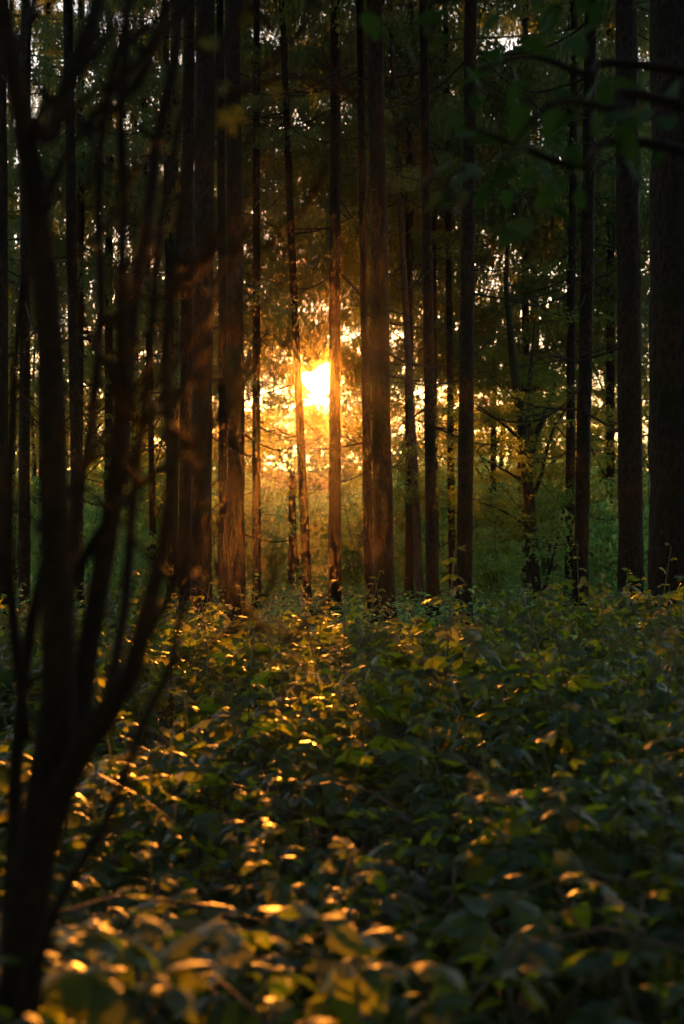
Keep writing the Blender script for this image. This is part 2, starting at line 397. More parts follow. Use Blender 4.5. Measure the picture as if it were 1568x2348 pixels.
# unseen wood added around and behind the camera to darken the foreground
sw = tag(link('unseen_shade_wood', None), 'unseen spruce wood added round the clearing for its shade', 'wood', kind='stuff')
r = np.random.default_rng(90); BT = mk_mesh('trunk', *tube([(0, 0, -.2), (0, 0, 8), (0, 0, 24)], [.22, .17, .03], 10, .03, 1), M['spruce_bark'])
for i in range(76):
    y = r.uniform(-26, 12); x = r.choice([-1, 1]) * (r.uniform(4.6, 20) if y > -2.5 else r.uniform(0, 20))
    z = float(gz(x, y)); link('trunk', BT, sw, (x, y, z)); link('crown', CROWNS[i % 4], sw, (x, y, z + r.uniform(5, 9)), (0, 0, r.uniform(0, 6.28)), 1.1)

# two spruces with low boughs hanging into the middle, each bough its own part
def low_spruce(label, px, d, wb, z_list, seed, H=16, crown=6):
    r = np.random.default_rng(seed)
    root = spruce(label, px, px, 600, wb, wb * .8, d, crown, 2, 8, seed, group='spruces in the deeper rows', top=H)
    for z, yaw, s, k in z_list:
        link('bough', LOW_BOUGHS[k], root, (0, 0, z), (r.normal(-.1, .1), r.normal(0, .08), yaw), s)
    return root
low_spruce('spruce with dark low boughs drooping left of the sun', 588, 25, 20, [(6.6, 1.2, 1.0, 1), (6.4, -.7, .8, 0), (5.6, 2.3, .9, 2), (5.4, -1.6, .75, 1), (5.0, .5, .8, 1), (4.8, -1.0, .55, 2), (4.4, 1.6, .8, 1), (4.2, 2.8, .6, 2), (4.0, -1.5, .45, 1), (3.6, .9, .6, 2), (6.0, -2.6, .8, 2), (3.2, 2.1, .45, 1)], 61, crown=7.0)
low_spruce('spruce with low boughs between the thick middle trunk and the bright gap', 938, 28, 20, [(6.3, 1.4, .8, 0), (5.8, -1.2, .6, 1), (5.0, 2.4, .6, 2), (4.4, 1.2, .6, 1), (3.9, -1.6, .55, 2), (3.4, 3.0, .6, 1), (2.9, 1.5, .5, 0), (2.4, -.4, .5, 1), (4.7, 0, .6, 1), (1.9, 2.2, .5, 2)], 62, crown=7.4)

low_spruce('spruce with amber lit low boughs behind the thick middle trunk', 868, 30, 14, [(6.0, 1.3, .6, 1), (5.2, -1.2, .6, 0), (4.6, 1.6, .55, 2), (4.3, -1.7, .5, 1), (3.9, .3, .5, 1), (3.5, 2.2, .5, 0), (3.3, -.8, .55, 2), (2.8, 1.2, .45, 1), (2.5, -1.5, .5, 1), (2.1, 2.6, .4, 2)], 63, crown=6.6)

# ------------------------------------------------------------------ broadleaf trees and bushes of the middle distance
LQ = (np.array([[0, 0, 0], [.28, .48, .10], [0, 1, -.10], [-.28, .48, .10]], float), np.array([(0, 1, 2), (0, 2, 3)]))

def spray_foliage(centers, radii, n_each, leaf, seed, flat=.35, tilt=.65):
    """leaves gathered in flattened sprays round the centres"""
    r = np.random.default_rng(seed); T = []
    for c, rr in zip(centers, radii):
        k = int(n_each * rr ** 1.6) + 4
        d = r.normal(0, 1, (k, 3)); d /= np.linalg.norm(d, axis=1)[:, None]; d *= rr * r.random((k, 1)) ** .45
        d[:, 2] *= flat; T.append(d + np.asarray(c))
    T = np.concatenate(T); m = len(T)
    return scatter(*LQ, rots(r.uniform(0, 6.28, m), r.normal(-.15, tilt, m), r.normal(0, tilt, m)), leaf * r.uniform(.6, 1.25, m), T)

def bush_template(seed, h, w, n_sprays, n_each, leaf, mat):
    r = np.random.default_rng(seed); stems = Geo(); cs = []; rs = []
    for k in range(7):
        a = r.uniform(0, 6.28); L = h * r.uniform(.6, 1.0); sp = w * r.uniform(.2, .85)
        p = smooth_path([(0, 0, -.1), (math.cos(a) * sp * .3, math.sin(a) * sp * .3, L * .5), (math.cos(a) * sp, math.sin(a) * sp, L)], 7)
        stems.add(*tube(p, np.linspace(.02, .005, 7) * h / 2.5, 5))
        for j in range(n_sprays // 7):
            f = r.uniform(.25, 1.0); b = p[int(f * 6)]
            cs.append(b + r.normal(0, w * .22, 3) * [1, 1, .6]); rs.append(r.uniform(.25, .6) * w / 1.5)
    cs = [np.maximum(c, [-99, -99, .1]) for c in cs]
    return stems.mesh('stem', M['beech_bark']), mk_mesh('foliage', *spray_foliage(cs, rs, n_each, leaf, seed), mat, False)
BUSH = [bush_template(300 + i, h, w, n, e, l, M['bush_leaf']) for i, (h, w, n, e, l) in enumerate(((2.6, 1.6, 56, 300, .10), (3.4, 1.8, 63, 300, .10), (1.8, 1.5, 49, 300, .09), (4.6, 2.2, 84, 300, .105)))]
BUSH_H = (2.6, 3.4, 1.8, 4.6)
BUSHES = [(30, 30, 1), (120, 34, 3), (210, 27, 0), (265, 38, 3), (330, 31, 1), (300, 25, 2), (395, 35, 3), (455, 44, 3), (490, 29, 2), (560, 33, 0), (600, 40, 3), (640, 29, 2), (655, 47, 3),
          (690, 36, 1), (730, 31, 2), (760, 52, 3), (790, 40, 1), (815, 34, 0), (830, 46, 3), (905, 38, 1), (925, 52, 3), (960, 34, 2), (1010, 46, 3), (1020, 33, 0), (1100, 35, 1), (1110, 50, 3),
          (1140, 29, 2), (1170, 40, 3), (1250, 33, 1), (1270, 46, 3), (1380, 31, 0), (1390, 40, 3), (1380, 25, 2), (1470, 34, 3), (1490, 27, 1), (1560, 38, 3), (1400, 52, 3), (-20, 40, 3), (170, 46, 3), (540, 52, 3), (620, 44, 1), (585, 38, 3), (675, 41, 3), (715, 45, 1), (735, 38, 3), (800, 44, 3), (860, 38, 1), (955, 40, 3), (1020, 38, 1), (1075, 44, 3), (500, 38, 1), (350, 42, 3), (1150, 38, 3), (1230, 40, 3), (1320, 38, 3), (1350, 46, 3), (1440, 42, 3)]
for i, (px, d, k) in enumerate(BUSHES):
    if d < 34 and 470 < px < 1110: d = 40 + (d - 25)                     # the middle of the hollow lies open
    if d >= 36: d = 43 + (d - 36) * 1.7
    x = (px - CX) / F * d
    lab = ('green bush in the hollow left of the sun' if px < 600 else 'pale green bush in the hollow below the sun' if px < 960 else 'green bush in the hollow right of the bright gap')
    z = float(gz(x, d)); room = P(px, 1070 if 520 < px < 900 else 980, d).z - z        # how tall it stands against what is behind
    sc_ = min(random.uniform(.85, 1.25) * (1.7 if d > 42 else 1), room / (BUSH_H[k] * 1.12))
    b = tag(link('bush', None, None, (x, d, z), (0, 0, random.uniform(0, 6.28)), sc_), lab, 'bush', 'bushes in the hollow')
    link('stem', BUSH[k][0], b); link('foliage', BUSH[k][1], b)

def broadleaf(name, label, base_px, d, limbs, n_sprays, leaf, seed, mat='beech_leaf', group=None, z_min=1.0, n_each=520, spread=.9):
    """limbs: lists of (px, py, width px, depth offset); foliage sprays along the limbs"""
    r = np.random.default_rng(seed)
    bx = (base_px - CX) / F * d; z0 = float(gz(bx, d)) - .05; O = Vector((bx, d, z0))
    root = tag(link(name, None, None, O), label, 'tree', group)
    cs = []; rs = []
    for i, L in enumerate(limbs):
        pts = [P(px, py, d + dd) - O for px, py, w, dd in L]
        if i == 0: pts[0].z = 0
        path = smooth_path(pts, max(8, 5 * len(pts)))
        rad = np.interp(np.linspace(0, 1, len(path)), np.linspace(0, 1, len(L)), [w / F * d / 2 for _, _, w, _ in L])
        link('trunk' if i == 0 else 'limb', mk_mesh('limb', *tube(path, rad, 9, .05, seed + i), M['beech_bark']), root)
        for j in range(n_sprays):
            p = path[r.integers(len(path) // 3, len(path))]
            c = p + r.normal(0, spread, 3) * [1, 1, .45]
            if abs(c[0] - p[0]) < .5: c[1] = p[1] + abs(c[1] - p[1]) + .3
            if c[2] > z_min: cs.append(c); rs.append(r.uniform(.25, .7))
    link('crown', mk_mesh('crown', *spray_foliage(cs, rs, n_each, leaf, seed, .22, .35), M[mat], False), root)
    return root
broadleaf('beech_tree', 'forked beech with amber backlit leaves right of the bright gap', 1225, 26,
    [[(1226, 1400, 36, 0), (1218, 1236, 30, 0), (1209, 1100, 27, 0), (1195, 962, 24, -.2), (1181, 870, 20, -.4), (1170, 770, 15, -.6), (1160, 640, 11, -.8), (1168, 480, 7, -.6), (1150, 330, 3, -.4)],
     [(1210, 1090, 16, 0), (1229, 1002, 15, .3), (1250, 950, 12, .6), (1275, 880, 7, 1)],
     [(1207, 1053, 14, 0), (1212, 940, 12, .2), (1216, 852, 9, .2), (1225, 740, 5, .3)],
     [(1213, 1160, 10, 0), (1240, 1090, 9, -.4), (1262, 1000, 7, -.8), (1300, 930, 4, -1)],
     [(1205, 1020, 8, 0), (1150, 970, 6, -.6), (1090, 935, 3, -1.2)],
     [(1210, 1110, 8, 0), (1160, 1080, 5, -.8), (1105, 1050, 3, -1.5)],
     [(1216, 1210, 7, 0), (1150, 1170, 5, -.5), (1098, 1150, 3, -1.2)],
     [(1235, 1380, 9, .2), (1262, 1300, 8, .4), (1290, 1180, 6, .6), (1320, 1080, 3, .8)]], 17, .07, 71)
broadleaf('birch_tree', 'pale slender trunk right of the dark trunk at the bright gap', 1130, 36,
    [[(1128, 1420, 17, 0), (1130, 1200, 16, 0), (1131, 1000, 14, 0), (1134, 800, 9, 0)], [(1131, 1040, 6, 0), (1160, 960, 4, 1), (1190, 900, 2, 1)], [(1131, 960, 6, 0), (1105, 900, 4, -1), (1085, 860, 2, -1)]], 16, .075, 72)
def copy_tree(o, parent=None):
    c = o.copy(); COL.objects.link(c); c.parent = parent
    for ch in list(o.children): copy_tree(ch, c)
    return c
UNDER = [(1400, 33), (1270, 42), (1510, 38), (80, 36), (220, 40), (-40, 30), (330, 48), (1150, 46), (450, 50), (1620, 30), (140, 30), (290, 33), (405, 37), (1330, 31), (1455, 42), (1190, 37), (25, 46), (1235, 50), (1385, 47)]
protos = []
for i, (px, d) in enumerate(UNDER):
    side = 'at the left' if px < 600 else 'at the right'; lab = f'leafy young beech of the understory {side}'
    if i < 4:
        s = 32 / d; up = lambda dx, py, w: (px + dx, py, w * s, 0.)
        protos.append((broadleaf('young_beech', lab, px, d,
            [[up(0, 1400, 14), up(4, 1150, 12), up(-6, 950, 9), up(3, 760, 5)],
             [up(2, 1180, 7), (px + 60, 1080, 5 * s, 1), (px + 105, 1000, 2, 1.5)], [up(0, 1120, 7), (px - 50, 1020, 5 * s, -1), (px - 100, 960, 2, -1.5)],
             [up(-4, 1000, 6), (px + 45, 900, 4, 1), (px + 90, 840, 2, 2)], [up(-4, 930, 6), (px - 40, 840, 4, -1), (px - 70, 780, 2, -1.5)]], 15, .085, 80 + i, group='young beeches of the understory', spread=1.2, n_each=460), d))
    else:
        p0, d0 = protos[i % 4]; c = copy_tree(p0); x = (px - CX) / F * d
        c.location = (x, d, float(gz(x, d)) - .05); c.rotation_euler.z = random.uniform(0, 6.28); c.scale = (d / d0 * random.uniform(.9, 1.1),) * 3; c['label'] = lab

# broken snag in the hollow
d = 38; x = (668 - CX) / F * d; z0 = float(gz(x, d)) - .1
tp = P(669, 1092, d)
g = Geo(); path = smooth_path([(0, 0, 0), (.03, 0, 1.2), (.02, 0, tp.z - z0)], 14); g.add(*tube(path, np.linspace(.16, .09, 14), 9, .06, 5))
for a, hh in ((0.3, .35), (2.2, .22), (4.1, .5)):
    c = np.array([.02 + .05 * math.cos(a), .05 * math.sin(a), tp.z - z0 - .05]); g.add(*tube([c, c + [0, 0, hh * .6], c + [.01, 0, hh]], [.04, .025, .004], 5))
tag(link('broken_snag', g.mesh('broken_snag', M['pale_bark']), None, (x, d, z0)), 'pinkish broken dead snag standing among bushes below the sun', 'snag')

# distant wood on the far slope, one mass
r = np.random.default_rng(5); n = 520
tx = r.uniform(-70, 70, n); ty = 90 + 125 * r.random(n) ** .8
cs = []; rs = []
for x, y in zip(tx, ty):
    z = float(gz(x, y))
    top = EYE + y * (.077 + .004 * vnoise(x * .11, y * .02, 7) + .022 * min(1, abs(x + 4) / 45)) * r.uniform(.9, 1.04)     # tree tops of the far slope
    h = min(max(top - z - 1.5, 3), 13)
    for k in range(9):
        f = r.random() ** .8; cs.append((x + r.normal(0, 1.6 * (1.25 - f)), y + r.normal(0, 1.6), z + .8 + f * h)); rs.append(r.uniform(1.0, 2.0))
V, Fc = spray_foliage(cs, rs, 11, .58, 6, .75, .6)
tag(link('distant_wood', mk_mesh('distant_wood', V, Fc, M['far_leaf'], False)), 'hazy wooded slope closing the view beyond the hollow', 'wood', kind='stuff')

r = np.random.default_rng(15); cs = []; rs = []  # unseen foliage ring, added to block low sky light from back and sides
for k in range(900):
    side = k % 3; u = r.random()
    x, y = [(r.uniform(-40, 40), r.uniform(-37, -29)), (-r.uniform(26, 34), -32 + 62 * u), (r.uniform(26, 34), -32 + 62 * u)][side]
    cs.append((x, y, r.uniform(.5, 13))); rs.append(r.uniform(1.2, 2.4))
link('foliage', mk_mesh('foliage', *spray_foliage(cs, rs, 14, .7, 16, .8, .6), M['bush_leaf'], False), sw)

# low green cover of the forest floor beyond the brambles
r = np.random.default_rng(8); n = 70000
y = 11 + 60 * r.random(n) ** 1.6; x = (r.random(n) * 2 - 1) * (.30 * y + 2)
T = np.stack([x, y, gz(x, y) + .05 + .35 * r.random(n) ** 2 * (1 + vnoise(x * .7, y * .7, 9))], 1)
V, Fc = scatter(*LQ, rots(r.uniform(0, 6.28, n), r.normal(0, .4, n), r.normal(0, .4, n)), r.uniform(.04, .10, n), T)
tag(link('ground_cover', mk_mesh('ground_cover', V, Fc, M['bush_leaf'], False)), 'low leafy green cover on the forest floor beyond the brambles', 'ground cover', kind='stuff')

# ------------------------------------------------------------------ brambles
def leaflet(L, W, n, seed, droop=.35, fold=.18):
    r = np.random.default_rng(seed); V = []; Fc = []
    t = np.linspace(0, 1, n + 1)
    prof = t ** .6 * (1 - t) ** .95 / .392
    for i, u in enumerate(t):
        y = L * u * (1 - .12 * u); z = -droop * L * u ** 1.8; w = W * .5 * prof[i] * (1 + (.12 if i % 2 else -.06)) + (.0008 if i in (0, n) else 0)
        ru = .012 * L * r.normal(0, 1, 2)
        V += [(-w, y, z + fold * w + ru[0] - .25 * w * w / W * 2), (0, y, z), (w, y, z + fold * w + ru[1] - .25 * w * w / W * 2)]
    for i in range(n):
        a = i * 3
        for k in range(2): Fc += [(a + k, a + k + 1, a + k + 4), (a + k, a + k + 4, a + k + 3)]
    return np.array(V), np.array(Fc)

def compound_leaf(seed, n=6, five=False):
    """bramble leaf, petiole along +Y, unit length about 1"""
    r = np.random.default_rng(seed); g = Geo()
    pl = .38
    if n > 5: g.add(*tube([(0, 0, 0), (0, pl * .55, .05), (0, pl, .04)], [.014, .010, .008], 4))
    else: g.add([(-.012, 0, 0), (.012, 0, 0), (0, pl, .04), (0, 0, -.015)], [(0, 1, 2), (1, 3, 2), (3, 0, 2)])
    spec = [(0, 1.0), (1.15, .82), (-1.15, .82)] + ([(2.1, .55), (-2.1, .55)] if five else [])
    for a, s in spec:
        V, Fc = leaflet(.64 * s, .42 * s, n, seed * 7 + int(a * 10) + 50, r.uniform(.25, .7), r.uniform(-.3, .25))
        R = rots(np.array([-a]), r.normal(.02, .12), r.normal(0, .2))[0]
        g.add(V @ R.T + np.array([0, pl, .04]), Fc)
    return g.arr()
LEAF_HI = [compound_leaf(s, 8, s % 3 == 2) for s in range(6)]
LEAF_LO = [compound_leaf(s + 20, 4) for s in range(5)]
LEAF_MESH = [mk_mesh('leaf', *l, M['bramble_leaf_own']) for l in LEAF_HI]

def canopy(x, y):
    x = np.asarray(x, float); y = np.asarray(y, float)
    h = .68 + .24 * vnoise(x * 1.3, y * 1.1, 4) + .08 * vnoise(x * 3.7, y * 3.1, 6) + .06 * np.clip((np.abs(x - .3) - 1.0) / 1.5, 0, 1)
    h = h + .10 * np.clip(x / np.maximum(y, 1) * 4, -.3, 1)
    return h * np.clip((15.0 + .6 * vnoise(x, 0 * x, 2) - y) / 3.0, .15, 1) * np.clip(y / 2.2, .55, 1)

def bramble_field():
    r = np.random.default_rng(40); g = Geo()
    n = 10800
    y = 1.5 + 12.8 * r.random(n) ** .72; x = (r.random(n) * 2 - 1) * (.27 * y + .7)
    keep = (y > 4.6) | (r.random(n) < .75)
    x, y = x[keep], y[keep]; n = len(x)
    h = canopy(x, y); z = gz(x, y) + h * (1 - .75 * r.random(n) ** 1.7) + .03
    T = np.stack([x, y, z], 1); pick = r.integers(0, 5, n)
    R = rots(r.uniform(0, 6.28, n), r.normal(.04, .26, n) * np.where(y > 6, 1.5, 1), r.normal(0, .25, n) * np.where(y > 6, 1.5, 1)); S = r.uniform(.09, .22, n)
    for k in range(5):
        m = pick == k; g.add(*scatter(*LEAF_LO[k], R[m], S[m], T[m]))
    for i in range(280):                                                  # sprigs standing out of the thicket
        y = 3.5 + 9 * r.random(); x = (r.random() * 2 - 1) * (.27 * y + .3); z0 = float(gz(x, y)); h = float(canopy(x, y)) + r.uniform(.05, .38) * (1.25 if abs(x - .2) > .9 else 1); n = int(r.integers(5, 9))
        lx, ly = r.normal(0, .12, 2)
        f = np.linspace(.55, 1, n); T = np.stack([x + lx * f ** 2, y + ly * f ** 2, z0 + h * f], 1)
        R = rots(r.uniform(0, 6.28) + np.arange(n) * 2.4, r.normal(.35, .3, n), r.normal(0, .25, n))
        g.add(*scatter(*LEAF_LO[i % 5], R, np.linspace(.13, .06, n) * r.uniform(.8, 1.2, n), T))
        g.add(*tube([(x, y, z0), (x + lx * .25, y + ly * .25, z0 + h * .5), (x + lx, y + ly, z0 + h)], [.005, .004, .002], 4))
    return g.mesh('bramble_thicket', M['bramble_leaf'])
tag(link('bramble_thicket', bramble_field()), 'knee to waist high thicket of bramble leaves covering the clearing', 'brambles', kind='stuff')

r = np.random.default_rng(41); g = Geo()
for i in range(420):
    y = 1.8 + 11.5 * r.random() ** .75; x = (r.random() * 2 - 1) * (.27 * y + .6); a = r.uniform(0, 6.28); L = r.uniform(.5, 1.1); h = float(canopy(x, y)) * r.uniform(.7, 1.12); z0 = float(gz(x, y))
    g.add(*tube(smooth_path([(x, y, z0), (x + .25 * L * math.cos(a), y + .25 * L * math.sin(a), z0 + h * .8), (x + .6 * L * math.cos(a), y + .6 * L * math.sin(a), z0 + h), (x + L * math.cos(a), y + L * math.sin(a), z0 + h * .8)], 7), np.linspace(.005, .002, 7), 4))
tag(link('bramble_canes', g.mesh('bramble_canes', M['cane'])), 'tangle of thin arching bramble canes inside the thicket', 'canes', kind='stuff')

def bramble_plant(label, group, base, tip, n_leaf, size, seed, lean=None, droop_tip=.0, name='bramble_plant', start=.3):
    """one cane from the ground to its tip with alternate leaves"""
    r = np.random.default_rng(seed); base = np.array(base, float); tip = np.array(tip, float)
    root = tag(link(name, None, None, base), label, 'bramble', group)
    mid = base * .5 + tip * .5 + np.array([r.normal(0, .04), r.normal(0, .04), .10 * (tip[2] - base[2])])
    pts = [base * 0, mid - base, tip - base]
    path = smooth_path(pts, 10)
    cane = link('cane', mk_mesh('cane', *tube(path, np.linspace(.0065, .003, 10), 6), M['cane']), root)
    ph = r.uniform(0, 6.28)
    for k in range(n_leaf):
        f = start + (1 - start) * k / max(n_leaf - 1, 1)
        p = [float(np.interp(f, np.linspace(0, 1, 10), path[:, c])) for c in range(3)]
        yaw = ph + k * 2.4 + r.normal(0, .3)
        s = size * (1 - .45 * max(0, f - .6) / .4) * r.uniform(.75, 1.2)
        link('leaf', LEAF_MESH[r.integers(len(LEAF_MESH))], cane, p, (r.normal(.05 if f < .9 else .4, .17), r.normal(0, .17), yaw), s)
    return root

# the plants nearest the camera, each with its own cane and leaves
r = np.random.default_rng(50); count = 0
for i in range(400):
    if count >= 85: break
    y = 1.75 + 3.2 * r.random() ** .8; x = (r.random() * 2 - 1) * (.26 * y + .15)
    h = float(canopy(x, y)) * r.uniform(.85, 1.15)
    if 1.6 - h < .19 * y * 1.0 - .0 and y < 2.2 and False: continue
    a = r.uniform(0, 6.28); L = r.uniform(.1, .4)
    side = 'left' if x < 0 else 'right'
    where = 'at the bottom edge' if y < 2.8 else 'in the middle of the clearing'
    z0 = float(gz(x, y))
    bramble_plant(f'bramble with blurred large leaves {where}, {side} half', 'brambles close to the camera', (x, y, z0), (x + L * math.cos(a), y + L * math.sin(a), z0 + h), int(r.integers(8, 14)), r.uniform(.12, .185), 500 + i)
    count += 1

SHOOTS = [(1042, 1262, 1003, 1500, 6.6, 11, .15, 'tall golden bramble shoot rising against the dark trunk at the bright gap'),
          (322, 1322, 300, 1560, 7.6, 10, .13, 'tall golden bramble shoot between the shrub stems at the left'),
          (420, 1372, 398, 1560, 8.0, 8, .13, 'golden bramble shoot in front of the thick dark trunk left of the sun'),
          (462, 1372, 480, 1580, 8.4, 8, .13, 'golden bramble tip arching at the foot of the thick dark trunk'),
          (590, 1400, 560, 1580, 7.5, 8, .13, 'golden bramble shoot under the trunk left of the sun'),
          (688, 1352, 740, 1560, 6.4, 8, .12, 'drooping golden bramble shoot before the slim leaning trunk'),
          (790, 1395, 775, 1600, 6.8, 8, .12, 'golden bramble shoot before the trunk below the sun'),
          (1195, 1345, 1330, 1560, 5.8, 9, .12, 'long slanting bramble cane before the forked beech'),
          (1262, 1380, 1320, 1580, 6.4, 9, .11, 'leafy golden bramble shoot before the forked beech foot'),
          (1440, 1338, 1470, 1560, 6.2, 9, .13, 'green and gold bramble shoot before the broad trunk at the right'),
          (1512, 1365, 1500, 1560, 5.8, 9, .13, 'bramble shoot before the massive trunk at the right edge'),
          (1572, 1330, 1480, 1560, 5.4, 9, .13, 'bramble cane reaching out of the right edge'),
          (182, 1385, 190, 1580, 8.0, 8, .12, 'green bramble shoot behind the main shrub stem'),
          (50, 1340, 10, 1560, 8.5, 8, .12, 'thin green bramble shoot near the left edge'),
          (1110, 1420, 1120, 1600, 7.6, 8, .12, 'low bramble shoot right of the dark trunk at the bright gap'),
          (255, 1360, 240, 1580, 7.2, 10, .15, 'bramble shoot right of the main shrub stem, left of the tall golden one'),
          (130, 1395, 120, 1580, 6.5, 9, .14, 'bramble shoot half hidden by the main shrub stem'),
          (1380, 1365, 1350, 1580, 6.6, 10, .15, 'golden bramble shoot at the foot of the trunk with upcurved branches'),
          (640, 1420, 610, 1600, 6.2, 9, .15, 'golden bramble shoot left of the slim leaning trunk foot'),
          (935, 1440, 940, 1620, 7.0, 8, .12, 'low bramble shoot at the foot of the thick middle trunk')]
for i, (tx_, ty_, bx_, by_, d, n, s, lab) in enumerate(SHOOTS):
    t = P(tx_, ty_, d); b = P(bx_, by_, d); b.z = float(gz(b.x, d))
    bramble_plant(lab, 'bramble shoots standing above the thicket', b, t, n, s * 1.2, 700 + i, name='bramble_shoot', start=.45)

# ------------------------------------------------------------------ multi-stemmed shrub in the left foreground
SD = 2.3
shrub = tag(link('hazel_shrub', None, None, (-.62, SD, float(gz(-.62, SD)))), 'dark out of focus shrub of many bare stems in the left foreground', 'shrub')
SO = shrub.location.copy()
STEMS = [  # (px, py, width px, depth)
    [(-60, 3500, 150, 2.3), (10, 2600, 120, 2.28), (42, 2300, 104, 2.26), (70, 2050, 100, 2.25), (105, 1800, 92, 2.24), (132, 1600, 86, 2.22), (128, 1300, 74, 2.2), (120, 1000, 70, 2.2), (112, 750, 66, 2.2), (86, 500, 62, 2.2), (62, 330, 56, 2.18), (28, 150, 44, 2.16), (4, -40, 38, 2.15), (-30, -400, 26, 2.1)],
    [(84, 300, 40, 2.2), (120, 300, 44, 2.24), (165, 170, 42, 2.3), (212, 50, 38, 2.35), (235, -60, 34, 2.4), (280, -350, 20, 2.5)],
    [(70, 2050, 60, 2.25), (150, 1790, 58, 2.2), (240, 1640, 54, 2.15), (300, 1540, 46, 2.12), (324, 1456, 40, 2.1), (352, 1346, 36, 2.1), (372, 1265, 34, 2.1), (390, 1150, 33, 2.1), (395, 1050, 33, 2.12), (385, 940, 30, 2.15), (381, 797, 28, 2.18), (392, 690, 27, 2.2), (407, 580, 26, 2.2), (424, 420, 26, 2.2), (440, 340, 28, 2.2), (471, 270, 27, 2.22), (505, 130, 24, 2.25), (548, 15, 22, 2.3), (600, -200, 14, 2.4)],
    [(105, 1830, 60, 2.24), (172, 1700, 52, 2.35), (192, 1580, 48, 2.4), (208, 1460, 46, 2.42), (234, 1309, 46, 2.45), (253, 1195, 44, 2.45), (271, 1053, 42, 2.45), (284, 920, 48, 2.45), (296, 780, 36, 2.48), (308, 690, 30, 2.5), (337, 510, 27, 2.55), (360, 330, 26, 2.6), (388, 200, 25, 2.62), (406, 90, 24, 2.65), (418, -30, 22, 2.7), (440, -300, 12, 2.8)],
    [(284, 905, 34, 2.45), (278, 760, 27, 2.42), (281, 620, 24, 2.4), (281, 440, 22, 2.4), (278, 256, 21, 2.38), (288, 110, 21, 2.36), (294, -30, 19, 2.35), (300, -250, 11, 2.3)],
    [(275, 930, 22, 2.45), (252, 846, 20, 2.4), (205, 778, 17, 2.3), (183, 700, 15, 2.25), (160, 600, 13, 2.2), (170, 480, 12, 2.15), (215, 380, 10, 2.1), (205, 250, 8, 2.1)],
    [(150, 1390, 26, 2.35), (180, 1300, 24, 2.3), (255, 1181, 22, 2.25), (328, 1109, 19, 2.2), (437, 1018, 16, 2.15), (547, 927, 11, 2.1), (640, 860, 6, 2.05)],
    [(40, 2330, 26, 2.1), (123, 2098, 24, 2.0), (189, 1975, 22, 1.98), (251, 1868, 21, 1.96), (327, 1663, 20, 1.95), (389, 1530, 20, 1.95), (409, 1433, 18, 1.95), (425, 1360, 16, 1.96), (440, 1250, 15, 1.98), (467, 1091, 14, 2.0), (472, 975, 13, 2.0), (455, 820, 11, 2.02), (500, 640, 9, 2.05), (530, 560, 6, 2.1)],
    [(389, 1530, 13, 1.95), (425, 1505, 11, 1.94), (512, 1463, 10, 1.93), (610, 1444, 8, 1.92), (660, 1470, 6, 1.9), (700, 1525, 4, 1.9)],
    [(20, 2200, 40, 2.4), (30, 1950, 34, 2.5), (36, 1790, 30, 2.5), (51, 1585, 28, 2.5), (70, 1440, 26, 2.5), (86, 1360, 24, 2.48), (130, 1200, 20, 2.45), (190, 1080, 16, 2.4), (245, 980, 12, 2.4)],
    [(28, 170, 24, 2.16), (60, 60, 22, 2.3), (100, -60, 18, 2.4)],
    [(505, 240, 14, 2.22), (540, 215, 15, 2.2), (600, 190, 15, 2.15), (680, 176, 14, 2.1), (772, 204, 13, 2.05), (840, 248, 12, 2.0), (900, 303, 11, 1.98), (955, 352, 10, 1.95), (1050, 460, 9, 1.92), (1150, 525, 8, 1.9), (1260, 580, 5, 1.9)],
    [(520, 225, 10, 2.22), (600, 160, 9, 2.3), (662, 108, 8, 2.35), (735, 18, 7, 2.4), (790, -80, 5, 2.5)],
    [(62, 330, 22, 2.18), (120, 230, 18, 2.1), (200, 310, 15, 2.05), (260, 400, 10, 2.0)],
    [(100, 1850, 30, 2.3), (150, 1500, 26, 2.4), (172, 1200, 24, 2.5), (212, 950, 22, 2.5), (232, 700, 20, 2.5), (226, 450, 18, 2.5), (250, 200, 16, 2.5), (320, -60, 12, 2.5)],
    [(240, 1640, 26, 2.15), (285, 1400, 24, 2.3), (305, 1150, 22, 2.4), (335, 900, 20, 2.4), (352, 700, 18, 2.4), (374, 480, 17, 2.45), (430, 200, 15, 2.5), (485, -40, 11, 2.5)],
    [(300, 1540, 18, 2.12), (398, 1330, 15, 2.0), (432, 1100, 13, 1.95), (500, 900, 11, 1.9), (560, 760, 9, 1.9), (640, 640, 5, 1.9)],
    [(60, 1700, 26, 2.4), (22, 1300, 24, 2.4), (32, 900, 21, 2.35), (62, 620, 18, 2.3), (150, 360, 16, 2.3), (330, 120, 13, 2.3), (400, -30, 10, 2.3)],
    [(253, 1195, 16, 2.45), (330, 980, 13, 2.4), (420, 800, 11, 2.35), (470, 560, 9, 2.3), (560, 330, 7, 2.3), (640, 140, 5, 2.3)],
    [(392, 690, 14, 2.2), (440, 610, 12, 2.15), (520, 580, 10, 2.1), (610, 565, 8, 2.05), (700, 600, 5, 2.0)],
]
STEM_OB = []
for i, L in enumerate(STEMS):
    pts = [P(a, b, dd) - SO for a, b, w, dd in L]
    path = smooth_path(pts, 6 * len(L)); rad = np.interp(np.linspace(0, 1, len(path)), np.linspace(0, 1, len(L)), [w / F * dd / 2 * (1.12 if i > 1 else 1.0) for a, b, w, dd in L])
    STEM_OB.append(link('stem' if i < 5 else 'branch', mk_mesh('stem', *tube(path, rad, 12, .02, 900 + i), M['shrub_bark']), shrub))

